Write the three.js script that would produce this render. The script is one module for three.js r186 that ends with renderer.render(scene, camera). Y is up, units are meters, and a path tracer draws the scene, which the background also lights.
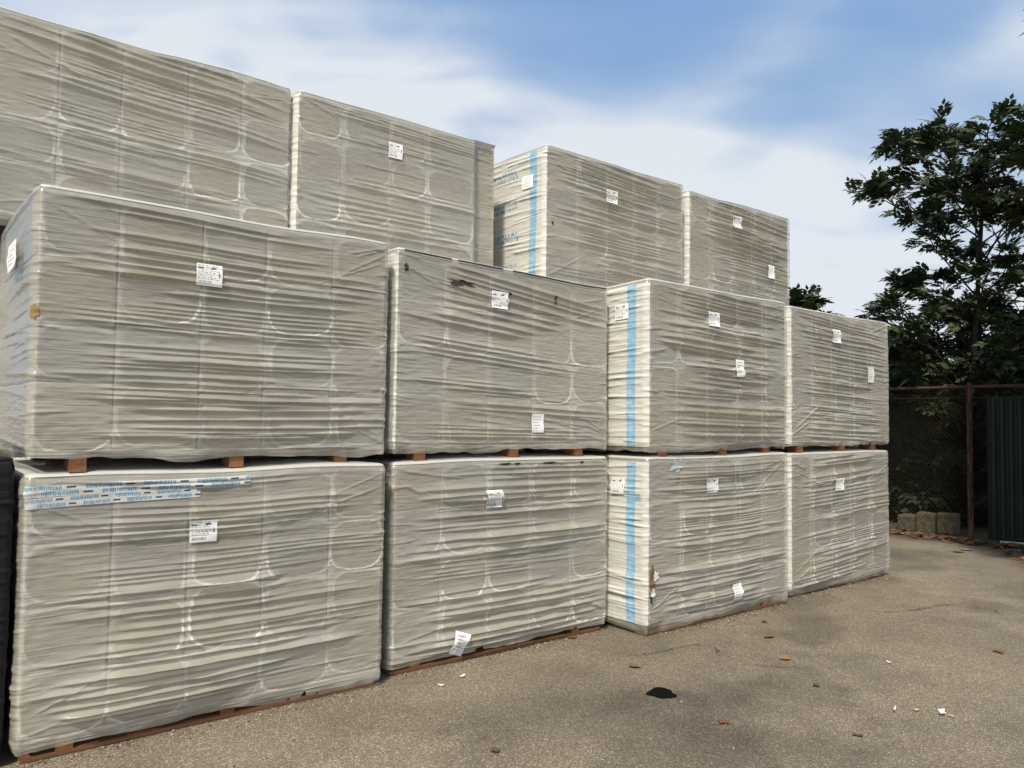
import * as THREE from 'three';
import { mergeGeometries, mergeVertices } from 'three/addons/utils/BufferGeometryUtils.js';
import { RoundedBoxGeometry } from 'three/addons/geometries/RoundedBoxGeometry.js';

// ------------------------------------------------------------------ camera, sky, sun, exposure
const W = 1024, H = 768, FOC = 770;
const scene = new THREE.Scene();
const camera = new THREE.PerspectiveCamera(2 * Math.atan(H / 2 / FOC) * 180 / Math.PI, W / H, 0.05, 900);
const EYE = new THREE.Vector3(0, 1.66, 4.287);
const yaw = 0.66252, pitch = 0.04419, roll = 0.01282;
const fwd = new THREE.Vector3(Math.sin(yaw) * Math.cos(pitch), Math.sin(pitch), -Math.cos(yaw) * Math.cos(pitch));
const rgt0 = new THREE.Vector3(Math.cos(yaw), 0, Math.sin(yaw));
const up0 = new THREE.Vector3().crossVectors(rgt0, fwd);
const camR = rgt0.clone().multiplyScalar(Math.cos(roll)).addScaledVector(up0, Math.sin(roll));
const camU = up0.clone().multiplyScalar(Math.cos(roll)).addScaledVector(rgt0, -Math.sin(roll));
camera.quaternion.setFromRotationMatrix(new THREE.Matrix4().makeBasis(camR, camU, fwd.clone().negate()));
camera.position.copy(EYE);
camera.updateMatrixWorld();

const renderer = new THREE.WebGLRenderer({ antialias: true });
renderer.setSize(W, H);
renderer.toneMapping = THREE.LinearToneMapping;
renderer.toneMappingExposure = 1.0;
renderer.shadowMap.enabled = true;

// seeded random and noise
function rng(seed) { let a = seed >>> 0; return () => { a = (a + 0x6D2B79F5) | 0; let t = Math.imul(a ^ (a >>> 15), 1 | a); t = (t + Math.imul(t ^ (t >>> 7), 61 | t)) ^ t; return ((t ^ (t >>> 14)) >>> 0) / 4294967296; }; }
const PERM = new Uint8Array(512); { const r = rng(77), p = [...Array(256).keys()]; for (let i = 255; i > 0; i--) { const j = Math.floor(r() * (i + 1)); [p[i], p[j]] = [p[j], p[i]]; } for (let i = 0; i < 512; i++) PERM[i] = p[i & 255]; }
const GRAD = [...Array(256)].map((_, i) => PERM[i] / 127.5 - 1);
function n2(x, y) {                                   // value noise, -1 .. 1
  const xi = Math.floor(x), yi = Math.floor(y); let fx = x - xi, fy = y - yi;
  fx = fx * fx * (3 - 2 * fx); fy = fy * fy * (3 - 2 * fy);
  const X = xi & 255, Y = yi & 255, P0 = PERM[X], P1 = PERM[X + 1];
  const a = GRAD[PERM[P0 + Y]], b = GRAD[PERM[P1 + Y]], c = GRAD[PERM[(P0 + Y + 1) & 511]], d = GRAD[PERM[(P1 + Y + 1) & 511]];
  return a + (b - a) * fx + (c - a) * fy + (a - b - c + d) * fx * fy;
}
function fbm(x, y, o = 4) { let s = 0, a = 0.5; for (let i = 0; i < o; i++) { s += a * n2(x, y); x = x * 2.03 + 17.1; y = y * 2.03 + 5.7; a *= 0.5; } return s; }
const ss = (a, b, x) => { const t = Math.min(1, Math.max(0, (x - a) / (b - a))); return t * t * (3 - 2 * t); };
const lerp = (a, b, t) => a + (b - a) * t;

{ // the sky: blue air, paler towards the horizon, with thin streaked cloud all round
  const SW = 2048, SH = 1024, data = new Float32Array(SW * SH * 4), D2R = Math.PI / 180;
  const r = rng(5), streaks = [];
  const vAz = yaw / D2R;                              // azimuth, degrees clockwise from -z
  for (const [a, e, l, w, t, s] of [[3, 16, 13, 5.0, 3, 0.9], [14, 13.5, 15, 5.5, 4, 0.85], [25, 6, 22, 6.0, 2, 0.85], [-26, 24, 15, 6.5, 2, 0.8], [-14, 22, 11, 5.5, -12, 0.75], [-4, 24, 6, 3.5, 0, 0.4], [16, 23, 9, 2.6, 32, 0.30], [-8, 15, 14, 6, 0, 0.8]])
    streaks.push({ a: vAz + a, e, l, w, t: t * D2R, s });
  for (let i = 0; i < 46; i++) { const a = vAz + 45 + r() * 270; streaks.push({ a, e: 6 + r() * 62, l: 10 + r() * 16, w: 3 + r() * 5, t: (r() - 0.3) * 0.9, s: 0.5 + r() * 0.5 }); }
  for (let j = 0; j < SH; j++) for (let i = 0; i < SW; i++) {
    const el = ((j + 0.5) / SH - 0.5) * 180, th = ((i + 0.5) / SW - 0.5) * 2 * Math.PI;   // dir = (cos th, ., sin th)
    let az = Math.atan2(Math.cos(th), -Math.sin(th)) / D2R, k = 4 * (j * SW + i);
    const e = Math.max(el, 0);
    const h = Math.exp(-e / 15), z = ss(8, 40, e);
    let R = lerp(0.18, 0.58, h) * lerp(1, 0.70, z), G = lerp(0.36, 0.71, h) * lerp(1, 0.82, z), B = lerp(0.66, 0.84, h) * lerp(1, 0.94, z);
    if (el > -2) {
      const x = Math.cos(th) / (Math.sin((e + 9) * D2R)), y = Math.sin(th) / (Math.sin((e + 9) * D2R));
      const wx = 0.35 * fbm(x * 1.6 + 40, y * 1.6, 3), wy = 0.35 * fbm(x * 1.6, y * 1.6 + 70, 3);
      const f1 = fbm(x * 2.1 + 3 + wx, y * 2.1 + 9 + wy, 6), f2 = fbm((x * 0.8 + y * 0.6) * 2.6 + 31 + wx * 3, (y * 0.8 - x * 0.6) * 9.5 + wy * 3, 6);   // f2: drawn-out wisps
      let c = 0;
      for (const q of streaks) {
        let da = az - q.a; da -= 360 * Math.round(da / 360); da *= Math.cos(el * D2R);
        if (Math.abs(da) > 60) continue;
        const de = el - q.e, u = (da * Math.cos(q.t) + de * Math.sin(q.t)) / q.l, v = (-da * Math.sin(q.t) + de * Math.cos(q.t)) / q.w;
        c += q.s * Math.exp(-(u * u + v * v));
      }
      c = ss(-0.02, 1.1, c * (1 + 0.45 * f1 + 0.2 * f2) + 0.28 * f1 + 0.22 * f2 * (0.3 + Math.min(1, c)) - 0.03);
      c = Math.min(0.93, c * 0.95 + 0.06);
      R = lerp(R, 0.79, c); G = lerp(G, 0.835, c); B = lerp(B, 0.885, c);
    } else { R = 0.2; G = 0.19; B = 0.17; }
    data[k] = R; data[k + 1] = G; data[k + 2] = B; data[k + 3] = 1;
  }
  const sky = new THREE.DataTexture(data, SW, SH, THREE.RGBAFormat, THREE.FloatType);
  sky.mapping = THREE.EquirectangularReflectionMapping; sky.magFilter = THREE.LinearFilter; sky.minFilter = THREE.LinearFilter; sky.wrapS = THREE.RepeatWrapping; sky.needsUpdate = true;
  scene.background = sky; scene.environment = sky;
}
const sun = new THREE.DirectionalLight(new THREE.Color(1.0, 0.935, 0.80), 4.9);
sun.position.set(-12, 25, 11.5); sun.target.position.set(4, 0, 0);
sun.castShadow = true; sun.shadow.radius = 7; sun.shadow.mapSize.set(2048, 2048);
Object.assign(sun.shadow.camera, { left: -16, right: 16, top: 16, bottom: -16, near: 1, far: 70 });
scene.add(sun, sun.target);

// ------------------------------------------------------------------ helpers
const ray = (u, v) => fwd.clone().multiplyScalar(FOC).addScaledVector(camR, u - W / 2).addScaledVector(camU, H / 2 - v).normalize();
const onGround = (u, v, y = 0) => { const d = ray(u, v); return EYE.clone().addScaledVector(d, (y - EYE.y) / d.y); };
const onX = (u, v, X) => { const d = ray(u, v); return EYE.clone().addScaledVector(d, (X - EYE.x) / d.x); };
const taken = new Map();
const numbered = (n) => { const k = taken.get(n) ?? 0; taken.set(n, k + 1); return k ? `${n}_${String(k).padStart(3, '0')}` : n; };
function tag(o, label, category, group, kind) { o.userData.label = label; if (category) o.userData.category = category; if (group) o.userData.group = group; if (kind) o.userData.kind = kind; return o; }
function mesh(name, geo, m, parent) { const o = new THREE.Mesh(geo, m); o.name = parent ? name : numbered(name); o.castShadow = o.receiveShadow = true; (parent ?? scene).add(o); return o; }
function thing(name, label, category, pos, group) { const g = new THREE.Group(); g.name = numbered(name); if (pos) g.position.copy(pos); scene.add(g); return tag(g, label, category, group); }
const lin = (r, g, b) => new THREE.Color().setRGB(r, g, b);
function canvasTex(w, h, draw) { const c = document.createElement('canvas'); c.width = w; c.height = h; draw(c.getContext('2d'), w, h); const t = new THREE.CanvasTexture(c); t.colorSpace = THREE.SRGBColorSpace; return t; }
function dataTex(w, h, fn, srgb) {
  const d = new Uint8Array(w * h * 4), o = [0, 0, 0, 255];
  for (let j = 0; j < h; j++) for (let i = 0; i < w; i++) { fn(i, j, o); const k = 4 * (j * w + i); d[k] = Math.max(0, Math.min(255, o[0])); d[k + 1] = Math.max(0, Math.min(255, o[1])); d[k + 2] = Math.max(0, Math.min(255, o[2])); d[k + 3] = o[3]; }
  const t = new THREE.DataTexture(d, w, h, THREE.RGBAFormat); t.wrapS = t.wrapT = THREE.RepeatWrapping; t.magFilter = t.minFilter = THREE.LinearFilter; if (srgb) t.colorSpace = THREE.SRGBColorSpace; t.needsUpdate = true; return t;
}
function gridGeo(nu, nv, fn, uvf) {                    // (nu+1) x (nv+1) grid of points
  const pos = [], uv = [], idx = [];
  for (let j = 0; j <= nv; j++) for (let i = 0; i <= nu; i++) { const p = fn(i / nu, j / nv); pos.push(...p); const q = uvf ? uvf(i / nu, j / nv) : [i / nu, j / nv]; uv.push(...q); }
  for (let j = 0; j < nv; j++) for (let i = 0; i < nu; i++) { const a = j * (nu + 1) + i, b = a + 1, c = a + nu + 1, d = c + 1; idx.push(a, b, d, a, d, c); }
  const g = new THREE.BufferGeometry(); g.setAttribute('position', new THREE.Float32BufferAttribute(pos, 3)); g.setAttribute('uv', new THREE.Float32BufferAttribute(uv, 2)); g.setIndex(idx); g.computeVertexNormals(); return g;
}

// ------------------------------------------------------------------ ground
{
  const N = 2048, TILE = 3.2, C = 500;                // worley cells of about 7 mm
  const r = rng(11), jx = new Float32Array(C * C), jy = new Float32Array(C * C), tone = new Float32Array(C * C), hue = new Float32Array(C * C);
  for (let i = 0; i < C * C; i++) { jx[i] = r(); jy[i] = r(); const q = r(); tone[i] = q < 0.12 ? 1.5 + r() * 0.8 : q < 0.45 ? 0.42 + r() * 0.3 : 0.74 + r() * 0.48; hue[i] = r(); }
  const bump = new Uint8Array(N * N * 4);
  const map = dataTex(N, N, (i, j, o) => {
    const x = (i + 0.5) / N * C, y = (j + 0.5) / N * C, xi = Math.floor(x), yi = Math.floor(y);
    let d1 = 9, d2 = 9, id = 0;
    for (let b = -1; b <= 1; b++) for (let a = -1; a <= 1; a++) {
      const cx = (xi + a + C) % C, cy = (yi + b + C) % C, k = cy * C + cx, dx = xi + a + jx[k] - x, dy = yi + b + jy[k] - y, d = dx * dx + dy * dy;
      if (d < d1) { d2 = d1; d1 = d; id = k; } else if (d < d2) d2 = d;
    }
    const edge = Math.sqrt(d2) - Math.sqrt(d1), stone = ss(0.02, 0.22, edge);
    const u = i / N * Math.PI * 2, v = j / N * Math.PI * 2;
    const m = 1 + 0.16 * n2(i / N * 24, j / N * 24 + 90) * Math.sin(u / 2) * Math.sin(v / 2) ;
    const t = lerp(0.55, tone[id], stone) * m;
    const h = (hue[id] - 0.5) * 0.2;
    const s = (x) => 255 * Math.pow(Math.min(1, x), 1 / 2.2);
    o[0] = s(0.262 * t * (1 + h)); o[1] = s(0.211 * t); o[2] = s(0.147 * t * (1 - h));
    const k = 4 * (j * N + i); bump[k] = bump[k + 1] = bump[k + 2] = 255 * stone * (0.5 + 0.5 * Math.min(1, tone[id])); bump[k + 3] = 255;
  }, true);
  const bt = new THREE.DataTexture(bump, N, N, THREE.RGBAFormat); bt.wrapS = bt.wrapT = THREE.RepeatWrapping; bt.magFilter = bt.minFilter = THREE.LinearFilter; bt.needsUpdate = true;
  const m = new THREE.MeshStandardMaterial({ map, bumpMap: bt, bumpScale: 0.0035, roughness: 0.92, vertexColors: true });
  const n = 300, warp = (t) => { const s = t * 2 - 1; return Math.sign(s) * (14 * Math.abs(s) + 380 * Math.pow(Math.abs(s), 9)); };
  const g = gridGeo(n, n, (a, b) => { const x = 5 + warp(a), z = 1 - warp(b); return [x, 0.006 * fbm(x * 0.35, z * 0.35, 3) - 0.004, z]; });
  const p = g.attributes.position, uv = g.attributes.uv, col = new Float32Array(p.count * 3);
  for (let i = 0; i < p.count; i++) {
    const x = p.getX(i), z = p.getZ(i); uv.setXY(i, x / TILE, z / TILE);
    let v = 1 + 0.34 * fbm(x * 0.6, z * 0.6 + 40, 4) + 0.34 * fbm(x * 2.3 + 9, z * 2.3, 5);
    const st = fbm(x * 0.9 + 60, z * 1.3 + 20, 5); v *= 1 - 0.34 * ss(0.12, 0.4, st);                       // oil and damp stains
    const dirt = ss(11.1, 11.9, x + 1.25 * Math.max(0, Math.min(2, z + 0.2)) * (x > 9 ? 1 : 0) + 0.9 * fbm(x * 1.7, z * 1.7, 4));                                          // soil by the fence
    v = lerp(v, 0.42 + 0.2 * fbm(x * 3, z * 3, 3), dirt);
    col[3 * i] = v * (1 + 0.02 * st); col[3 * i + 1] = v * lerp(1, 0.86, dirt); col[3 * i + 2] = v * lerp(1, 0.72, dirt);
  }
  g.setAttribute('color', new THREE.BufferAttribute(col, 3));
  const ground = mesh('ground', g, m), cm = new THREE.MeshStandardMaterial({ name: 'crack', color: lin(0.05, 0.043, 0.034), roughness: 1 });
  for (const [pts, wd] of [[[[560, 640], [640, 655], [700, 645], [745, 663], [800, 668]], 0.006], [[[820, 600], [880, 612], [960, 605], [1010, 615]], 0.007]]) {
    const P = pts.map(([u, v]) => onGround(u, v)), cv = new THREE.CatmullRomCurve3(P), n = 90; mesh('crack', gridGeo(n, 1, (a, b) => { const p = cv.getPoint(a), j = 0.05 * n2(a * 16, wd * 900) + 0.015 * n2(a * 60, 3); return [p.x + j, 0.006, p.z + j * 0.6 + (b - 0.5) * wd * 2 * (0.35 + 0.65 * Math.abs(n2(a * 30, 7)))]; }), cm, ground);
  }
  tag(ground, 'worn brown grey asphalt yard with coarse grit', undefined, undefined, 'structure');
}

// ------------------------------------------------------------------ materials for the packs
const M = {};
const creaseTex = (() => {                              // fine creases of stretched film, 1 m square, periodic: many thin, nearly level ridges
  const N = 1024, f = new Float32Array(N * N), r = rng(123);
  for (let k = 0; k < 560; k++) {
    const x0 = r() * N, y0 = r() * N, L = (0.12 + 0.7 * r() * r()) * N, sl = (r() - 0.5) * 0.06, sg = 1.2 + 3.2 * r() * r(), am = (0.25 + 0.75 * r()) * Math.sqrt(sg) * (r() < 0.3 ? -0.7 : 1), wob = r() * 40;
    for (let i = 0; i < L; i++) { const t = i / L, e = Math.sin(Math.PI * t), yc = y0 + sl * i + 3 * n2(i / 90 + wob, 1), X = Math.floor(x0 + i) % N; for (let j = Math.floor(yc - 3 * sg); j <= yc + 3 * sg; j++) { const d = (j - yc) / sg; f[((j % N + N) % N) * N + X] += am * e * Math.exp(-Math.pow(Math.abs(d), 1.4)); } }
  }
  return dataTex(N, N, (i, j, o) => { o[0] = o[1] = o[2] = 100 + 38 * f[j * N + i]; });
})();
M.film = new THREE.MeshPhysicalMaterial({ name: 'film', color: 0xffffff, roughness: 0.30, specularIntensity: 1.0, clearcoat: 1.0, clearcoatRoughness: 0.14, bumpMap: creaseTex, bumpScale: 0.0055, vertexColors: true, transparent: true, opacity: 1, side: THREE.DoubleSide });
M.topfilm = new THREE.MeshPhysicalMaterial({ name: 'top_film', color: lin(0.64, 0.62, 0.57), roughness: 0.35, transparent: true, opacity: 0.8, side: THREE.DoubleSide });
M.black = new THREE.MeshPhysicalMaterial({ name: 'black_film', color: lin(0.014, 0.014, 0.015), roughness: 0.4, specularIntensity: 0.3, side: THREE.DoubleSide });
M.wood = [0, 1, 2].map((k) => new THREE.MeshStandardMaterial({
  name: 'wood', roughness: 0.85, map: dataTex(128, 128, (i, j, o) => {
    const g = 0.75 + 0.35 * fbm(i / 128 * 4 + k * 7, j / 128 * 26, 4) + 0.08 * n2(i, j * 2);
    const c = [[0.36, 0.155, 0.06], [0.27, 0.12, 0.05], [0.14, 0.085, 0.05]][k]; for (let q = 0; q < 3; q++) o[q] = 255 * Math.pow(c[q] * g, 1 / 2.2);
  }, true)
}));
// insulation bags: beige wool showing through a clear face, loose whitish crinkled plastic round its margin
M.bag = [0, 1, 2, 3].map((k) => new THREE.MeshStandardMaterial({
  name: 'bag', roughness: 0.6, map: dataTex(256, 256, (i, j, o) => {
    const u = Math.abs(i / 127.5 - 1), v = Math.abs(j / 127.5 - 1);
    let m = Math.pow(Math.pow(u, 4.5) + Math.pow(v, 4.5), 1 / 4.5);
    m += 0.05 * fbm(i / 30 + k * 31, j / 30 + k * 11, 3);
    const rim = ss(0.90, 1.02, m), line = 0, crink = 0.8 + 0.5 * Math.abs(fbm(i / 9 + k * 5, j / 9, 3)) + 0.2 * n2(i / 2.2, j / 2.2);
    const fleck = 1 + 0.22 * n2(i / 3.1, j / 3.1) + 0.12 * n2(i / 1.3, j / 1.3) + 0.12 * fbm(i / 40 + k * 3, j / 14, 3);
    const c = [[0.245, 0.208, 0.137], [0.222, 0.196, 0.145], [0.208, 0.19, 0.156], [0.26, 0.218, 0.142]][k], w = [0.62, 0.60, 0.56];
    for (let q = 0; q < 3; q++) { let x = lerp(c[q] * fleck, w[q] * crink, 0.4 * rim); x = lerp(x, 0.92, 0.85 * line * (0.4 + 0.6 * Math.max(0, 0.5 + fbm(i / 22 + k, j / 22 + 8, 2)))); o[q] = 255 * Math.pow(Math.min(1, x), 1 / 2.2); }
  }, true)
}));
const paperTex = (seed, dense) => canvasTex(160, 120, (c, w, h) => {
  const r = rng(seed); c.fillStyle = '#f4f3ef'; c.fillRect(0, 0, w, h); c.fillStyle = '#3c3d40';
  if (!dense) { c.fillStyle = '#8d8f92'; for (let k = 0; k < 5; k++) c.fillRect(20, 18 + k * 18, 60 + r() * 60, 4); return; }
  for (let y = 9; y < h - 34; y += 9) { let x = 9; const end = w * (0.55 + 0.4 * r()); while (x < end) { const l = 5 + r() * 16; c.globalAlpha = 0.45 + 0.45 * r(); c.fillRect(x, y, l, 3.2); x += l + 3 + r() * 6; } }
  c.globalAlpha = 0.85; c.fillRect(10, 22, 34, 8); c.fillRect(w * 0.58, 16, 30, 11); c.fillRect(w - 22, 44, 8, 26); for (let x = 14; x < 96;) { const l = 1 + r() * 3; c.fillRect(x, h - 27, l, 16); x += l + 1 + r() * 3; } c.globalAlpha = 1;
});
M.paper = [1, 2, 3].map((s) => new THREE.MeshStandardMaterial({ name: 'paper', map: paperTex(s * 13, true), roughness: 0.6, side: THREE.DoubleSide }));
M.paperPlain = new THREE.MeshStandardMaterial({ name: 'paper_plain', map: paperTex(5, false), roughness: 0.6, side: THREE.DoubleSide });
M.endSheet = [false, true].map((text) => new THREE.MeshStandardMaterial({
  name: 'end_sheet', roughness: 0.45, transparent: true, opacity: 0.85, side: THREE.DoubleSide, map: canvasTex(512, 512, (c, w, h) => {
    const r = rng(text ? 4 : 9); c.fillStyle = '#dad7cd'; c.fillRect(0, 0, w, h);
    for (let k = 0; k < 1500; k++) { c.fillStyle = r() < 0.5 ? 'rgba(255,255,255,0.10)' : 'rgba(150,145,135,0.10)'; c.fillRect(r() * w, r() * h, 30 + r() * 160, 1 + r() * 2); }
    if (text) { c.fillStyle = 'rgba(70,130,175,0.75)'; for (let y = 50; y < h - 60; y += 118) { for (let q = 0; q < 2; q++) { let x = 60; while (x < 330) { const l = 5 + r() * 16; c.globalAlpha = 0.5 + 0.5 * r(); c.fillRect(x, y + q * 20 + r() * 3, l, 9 + r() * 6); x += l + 3 + r() * 8; } } c.globalAlpha = 1; } }
  })
}));
M.blue = new THREE.MeshStandardMaterial({ name: 'blue_print', map: dataTex(64, 512, (i, j, o) => { const w = ss(0.05, 0.45, fbm(i / 26, j / 7, 4) + 0.5 * fbm(i / 30 + 9, j / 60, 3)), g = 1 + 0.12 * n2(i / 2, j / 2), a = [0.27, 0.50, 0.68], b = [0.56, 0.64, 0.68]; for (let q = 0; q < 3; q++) o[q] = 255 * Math.pow(lerp(a[q], b[q], w * 0.55) * g, 1 / 2.2); }, true), roughness: 0.42, transparent: true, opacity: 0.88, side: THREE.DoubleSide });
M.printTape = new THREE.MeshStandardMaterial({
  name: 'printed_tape', roughness: 0.4, transparent: true, opacity: 0.9, side: THREE.DoubleSide, map: canvasTex(1024, 96, (c, w, h) => {
    const r = rng(21); c.fillStyle = '#cfcdc6'; c.fillRect(0, 0, w, h);
    for (let row = 0; row < 2; row++) for (let x = row * 70; x < w; x += 250) {
      c.fillStyle = '#5f8fae'; c.globalAlpha = 0.85; let q = x; while (q < x + 150) { const l = 3 + r() * 8; c.fillRect(q, row * 48 + 4 + r() * 6, l, 26 + r() * 12); q += l + 1 + r() * 3; }
      c.globalAlpha = 0.95; c.fillStyle = '#27455c'; c.fillRect(x + 170, row * 48 + 14, 40, 16); c.globalAlpha = 1;
    }
  })
});
M.hole = new THREE.MeshStandardMaterial({ name: 'black_scuff', color: lin(0.028, 0.026, 0.024), roughness: 0.8, side: THREE.DoubleSide });
M.tan = new THREE.MeshStandardMaterial({ name: 'tan_foam', color: lin(0.27, 0.19, 0.075), roughness: 0.9, side: THREE.DoubleSide });
M.brownHole = new THREE.MeshStandardMaterial({ name: 'brown_core', color: lin(0.17, 0.10, 0.05), roughness: 0.9, side: THREE.DoubleSide });
M.flap = new THREE.MeshStandardMaterial({ name: 'film_flap', color: lin(0.75, 0.74, 0.71), roughness: 0.4, side: THREE.DoubleSide });

// ------------------------------------------------------------------ a wrapped pallet
const BASE = 0.108, RC = 0.03, RT = 0.035;
function pack(o) {
  const { w, h, d = 1.17, seed, hem = 0.06, fine = 1, drop = 0, labels = [], notches = [] } = o;
  const r = rng(seed), P = 2 * (w + d), NC = o.cols ?? 5, NR = 4;
  const root = thing('wrapped_pallet', o.label, 'pallet load', new THREE.Vector3(o.x0 + w / 2 + (o.dx ?? 0), o.base, o.z - d / 2), o.group);
  root.rotation.y = o.turn ?? 0;
  // --- film: position on a rounded rectangle, s from the front left corner along the front; the left end is s in [-d, 0]
  const segs = [[w, -w / 2, d / 2, 1, 0, 0, 1], [d, w / 2, d / 2, 0, -1, 1, 0], [w, w / 2, -d / 2, -1, 0, 0, -1], [d, -w / 2, -d / 2, 0, 1, -1, 0]];
  function perim(s) {
    s = ((s % P) + P) % P; let k = 0; while (k < 3 && s > segs[k][0]) { s -= segs[k][0]; k++; }
    const [L, cx, cz, dx, dz, nx, nz] = segs[k];
    const arc = (px, pz, ex, ez, t) => { const a = t * Math.PI / 4, c = Math.cos(a), q = Math.sin(a), vx = nx * c + ex * q, vz = nz * c + ez * q; return [px + vx * RC, pz + vz * RC, vx, vz]; };
    if (s < RC) return arc(cx + dx * RC - nx * RC, cz + dz * RC - nz * RC, -dx, -dz, 1 - s / RC);
    if (s > L - RC) return arc(cx + dx * (L - RC) - nx * RC, cz + dz * (L - RC) - nz * RC, dx, dz, (s - L + RC) / RC);
    return [cx + dx * s, cz + dz * s, nx, nz];
  }
  // ridges of stretched film, in bunches
  const ridges = [], add = (y0, s0, s1, sl, cv, sig, amp, seedn) => ridges.push({ y0, s0, s1, sl, cv, sig, amp, q: seedn });
  const K = o.folds ?? 1, nb = Math.round(10.5 * K);
  for (let b = 0; b < nb; b++) {
    const y = 0.12 + (h - 0.16) * ((b + 0.1 + 0.8 * r()) / nb), low = y < h * 0.35 || y > h * 0.8 ? 1.25 : 1;
    const a0 = 0.02 + r() * r() * w * 0.35, a1 = a0 + w * (0.6 + 0.5 * r()), sl = (o.slope ?? 0) * (1 - y / h) + (o.slopeTop ?? 0) * (y / h) + (r() - 0.5) * 0.018, n = 2 + Math.floor(r() * 4), S = 0.0075 + 0.0105 * r();
    for (let q = 0; q < n; q++) { const sig = S * (0.7 + 0.6 * r()); add(y + (q - (n - 1) / 2) * S * (2.4 + 0.8 * r()), a0 + (r() - 0.3) * 0.3, Math.min(w + 0.12, a1 + (r() - 0.5) * 0.5), sl + (r() - 0.5) * 0.007, (r() - 0.5) * 0.012, sig, sig * (0.85 + 0.95 * r()) * low * (o.amp ?? 1), r() * 50); }
  }
  for (let b = 0; b < 13 * K; b++) { const y = 0.1 + (h - 0.14) * r(), a0 = r() * w * 0.7, sig = 0.006 + 0.005 * r(); add(y, a0, Math.min(w, a0 + 0.5 + 0.9 * r()), (o.slope ?? 0) * (1 - y / h) + (o.slopeTop ?? 0) * (y / h) + (r() - 0.5) * 0.03, 0, sig, sig * 0.8, r() * 50); }
  for (const L of labels) if (!L.side) for (let q = 0; q < 6; q++) { const y = L.y - L.hh / 2 + (q % 3 + 0.5) / 3 * L.hh, left = q < 3; add(y, left ? L.s - 0.25 - 0.5 * r() : L.s + 0.01, left ? L.s - 0.01 : L.s + 0.25 + 0.55 * r(), (r() - 0.5) * 0.03 + (o.slopeTop ?? 0), 0, 0.010 + 0.004 * r(), 0.009, r() * 50); }
  for (let b = 0; b < 7; b++) {                        // fans pulled diagonally out of the corners
    const left = r() < 0.5, top = r() < 0.6, L = 0.22 + 0.4 * r(), k = (top === left ? -1 : 1) * (0.12 + 0.45 * r()), yc = top ? h - 0.03 - 0.12 * r() : 0.12 + 0.1 * r(), s0 = left ? 0.01 + 0.04 * r() : w - L - 0.01, sg = 0.006 + 0.005 * r();
    add(yc + k * (left ? L / 2 : -L / 2), s0, s0 + L, k, 0, sg, sg * 0.8, r() * 50);
  }
  for (let b = 0; b < 34; b++) { const y = 0.1 + r() * (h - 0.14), sig = 0.008 + 0.008 * r(); add(y, -d * (0.2 + 0.8 * r()), -0.02 + 0.1 * r(), (r() - 0.5) * 0.12, 0, sig, sig * 0.6, r() * 50); }
  for (let b = 0; b < 20; b++) { const y = 0.1 + r() * (h - 0.14), sig = 0.007 + 0.006 * r(), at = r() < 0.5 ? -0.06 : w - 0.12; add(y, at, at + 0.16 + 0.14 * r(), (r() - 0.5) * 0.3, 0, sig, sig * 0.5, r() * 50); }
  const ox = seed * 3.7;
  const bagShape = [...Array(NC * NR)].map(() => ({ k: 0.86 + 0.13 * r(), e: 2.4 + 2.6 * r(), du: (r() - 0.5) * 0.12, dv: (r() - 0.5) * 0.16, vis: 0.35 + 0.65 * r(), low: r() }));
  const cut = (n, j) => { const c = [0]; for (let i = 1; i < n; i++) c.push((i + (r() - 0.5) * j) / n); c.push(1); return c; };
  const cc = cut(NC, 0.16).map((x, i) => (o.step && i === NC - 1 ? o.step : x * w)), rr = [...Array(NC)].map(() => cut(NR, 0.16).map((x) => BASE + x * (h - 0.02 - BASE)));
  function loc(s, y) {                                 // column, row and place in the bag, -1 .. 1
    if (s <= 0 || s >= w || y <= BASE || y >= rr[0][NR]) return null;
    let i = 0; while (s > cc[i + 1]) i++; const R = rr[i]; let j = 0; while (y > R[j + 1]) j++;
    return [i, j, (s - cc[i]) / (cc[i + 1] - cc[i]) * 2 - 1, (y - R[j]) / (R[j + 1] - R[j]) * 2 - 1];
  }
  function cell(s, y) { const q = loc(s, y); return q ? Math.pow(Math.pow(Math.abs(q[2]), 5) + Math.pow(Math.abs(q[3]), 5), 0.2) : 0; }   // 0 in the middle of a bag, 1 at its margin
  function crease(s, y) {                              // where the bag's loose white plastic clings to the film: an arc round each bag, crumpled patches outside it
    const at = loc(s, y); if (!at) return 0;
    const q = bagShape[at[1] * NC + at[0]], u = at[2] - q.du, v = at[3] - q.dv;
    const m = Math.pow(Math.pow(Math.abs(u), q.e) + Math.pow(Math.abs(v), q.e), 1 / q.e) / q.k + 0.035 * n2(s * 11 + ox, y * 11) + 0.02 * n2(s * 40, y * 40 + ox);
    const side = lerp(ss(0.5, -0.3, v), 1, q.low * 0.6) * q.vis;
    const patch = ss(-0.55, 0.4, n2(s * 2.1 + ox * 2, y * 2.6)), arc = Math.exp(-Math.pow((m - 1) / (m > 1 ? 0.04 : 0.016), 2));
    return side * arc * (0.25 + 0.75 * patch) + 0.26 * ss(0.99, 1.05, m) * (0.4 + 0.6 * Math.abs(n2(s * 55 + ox, y * 55))) * (0.35 + 0.65 * patch);
  }
  let actS = NaN, act = [];
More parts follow.
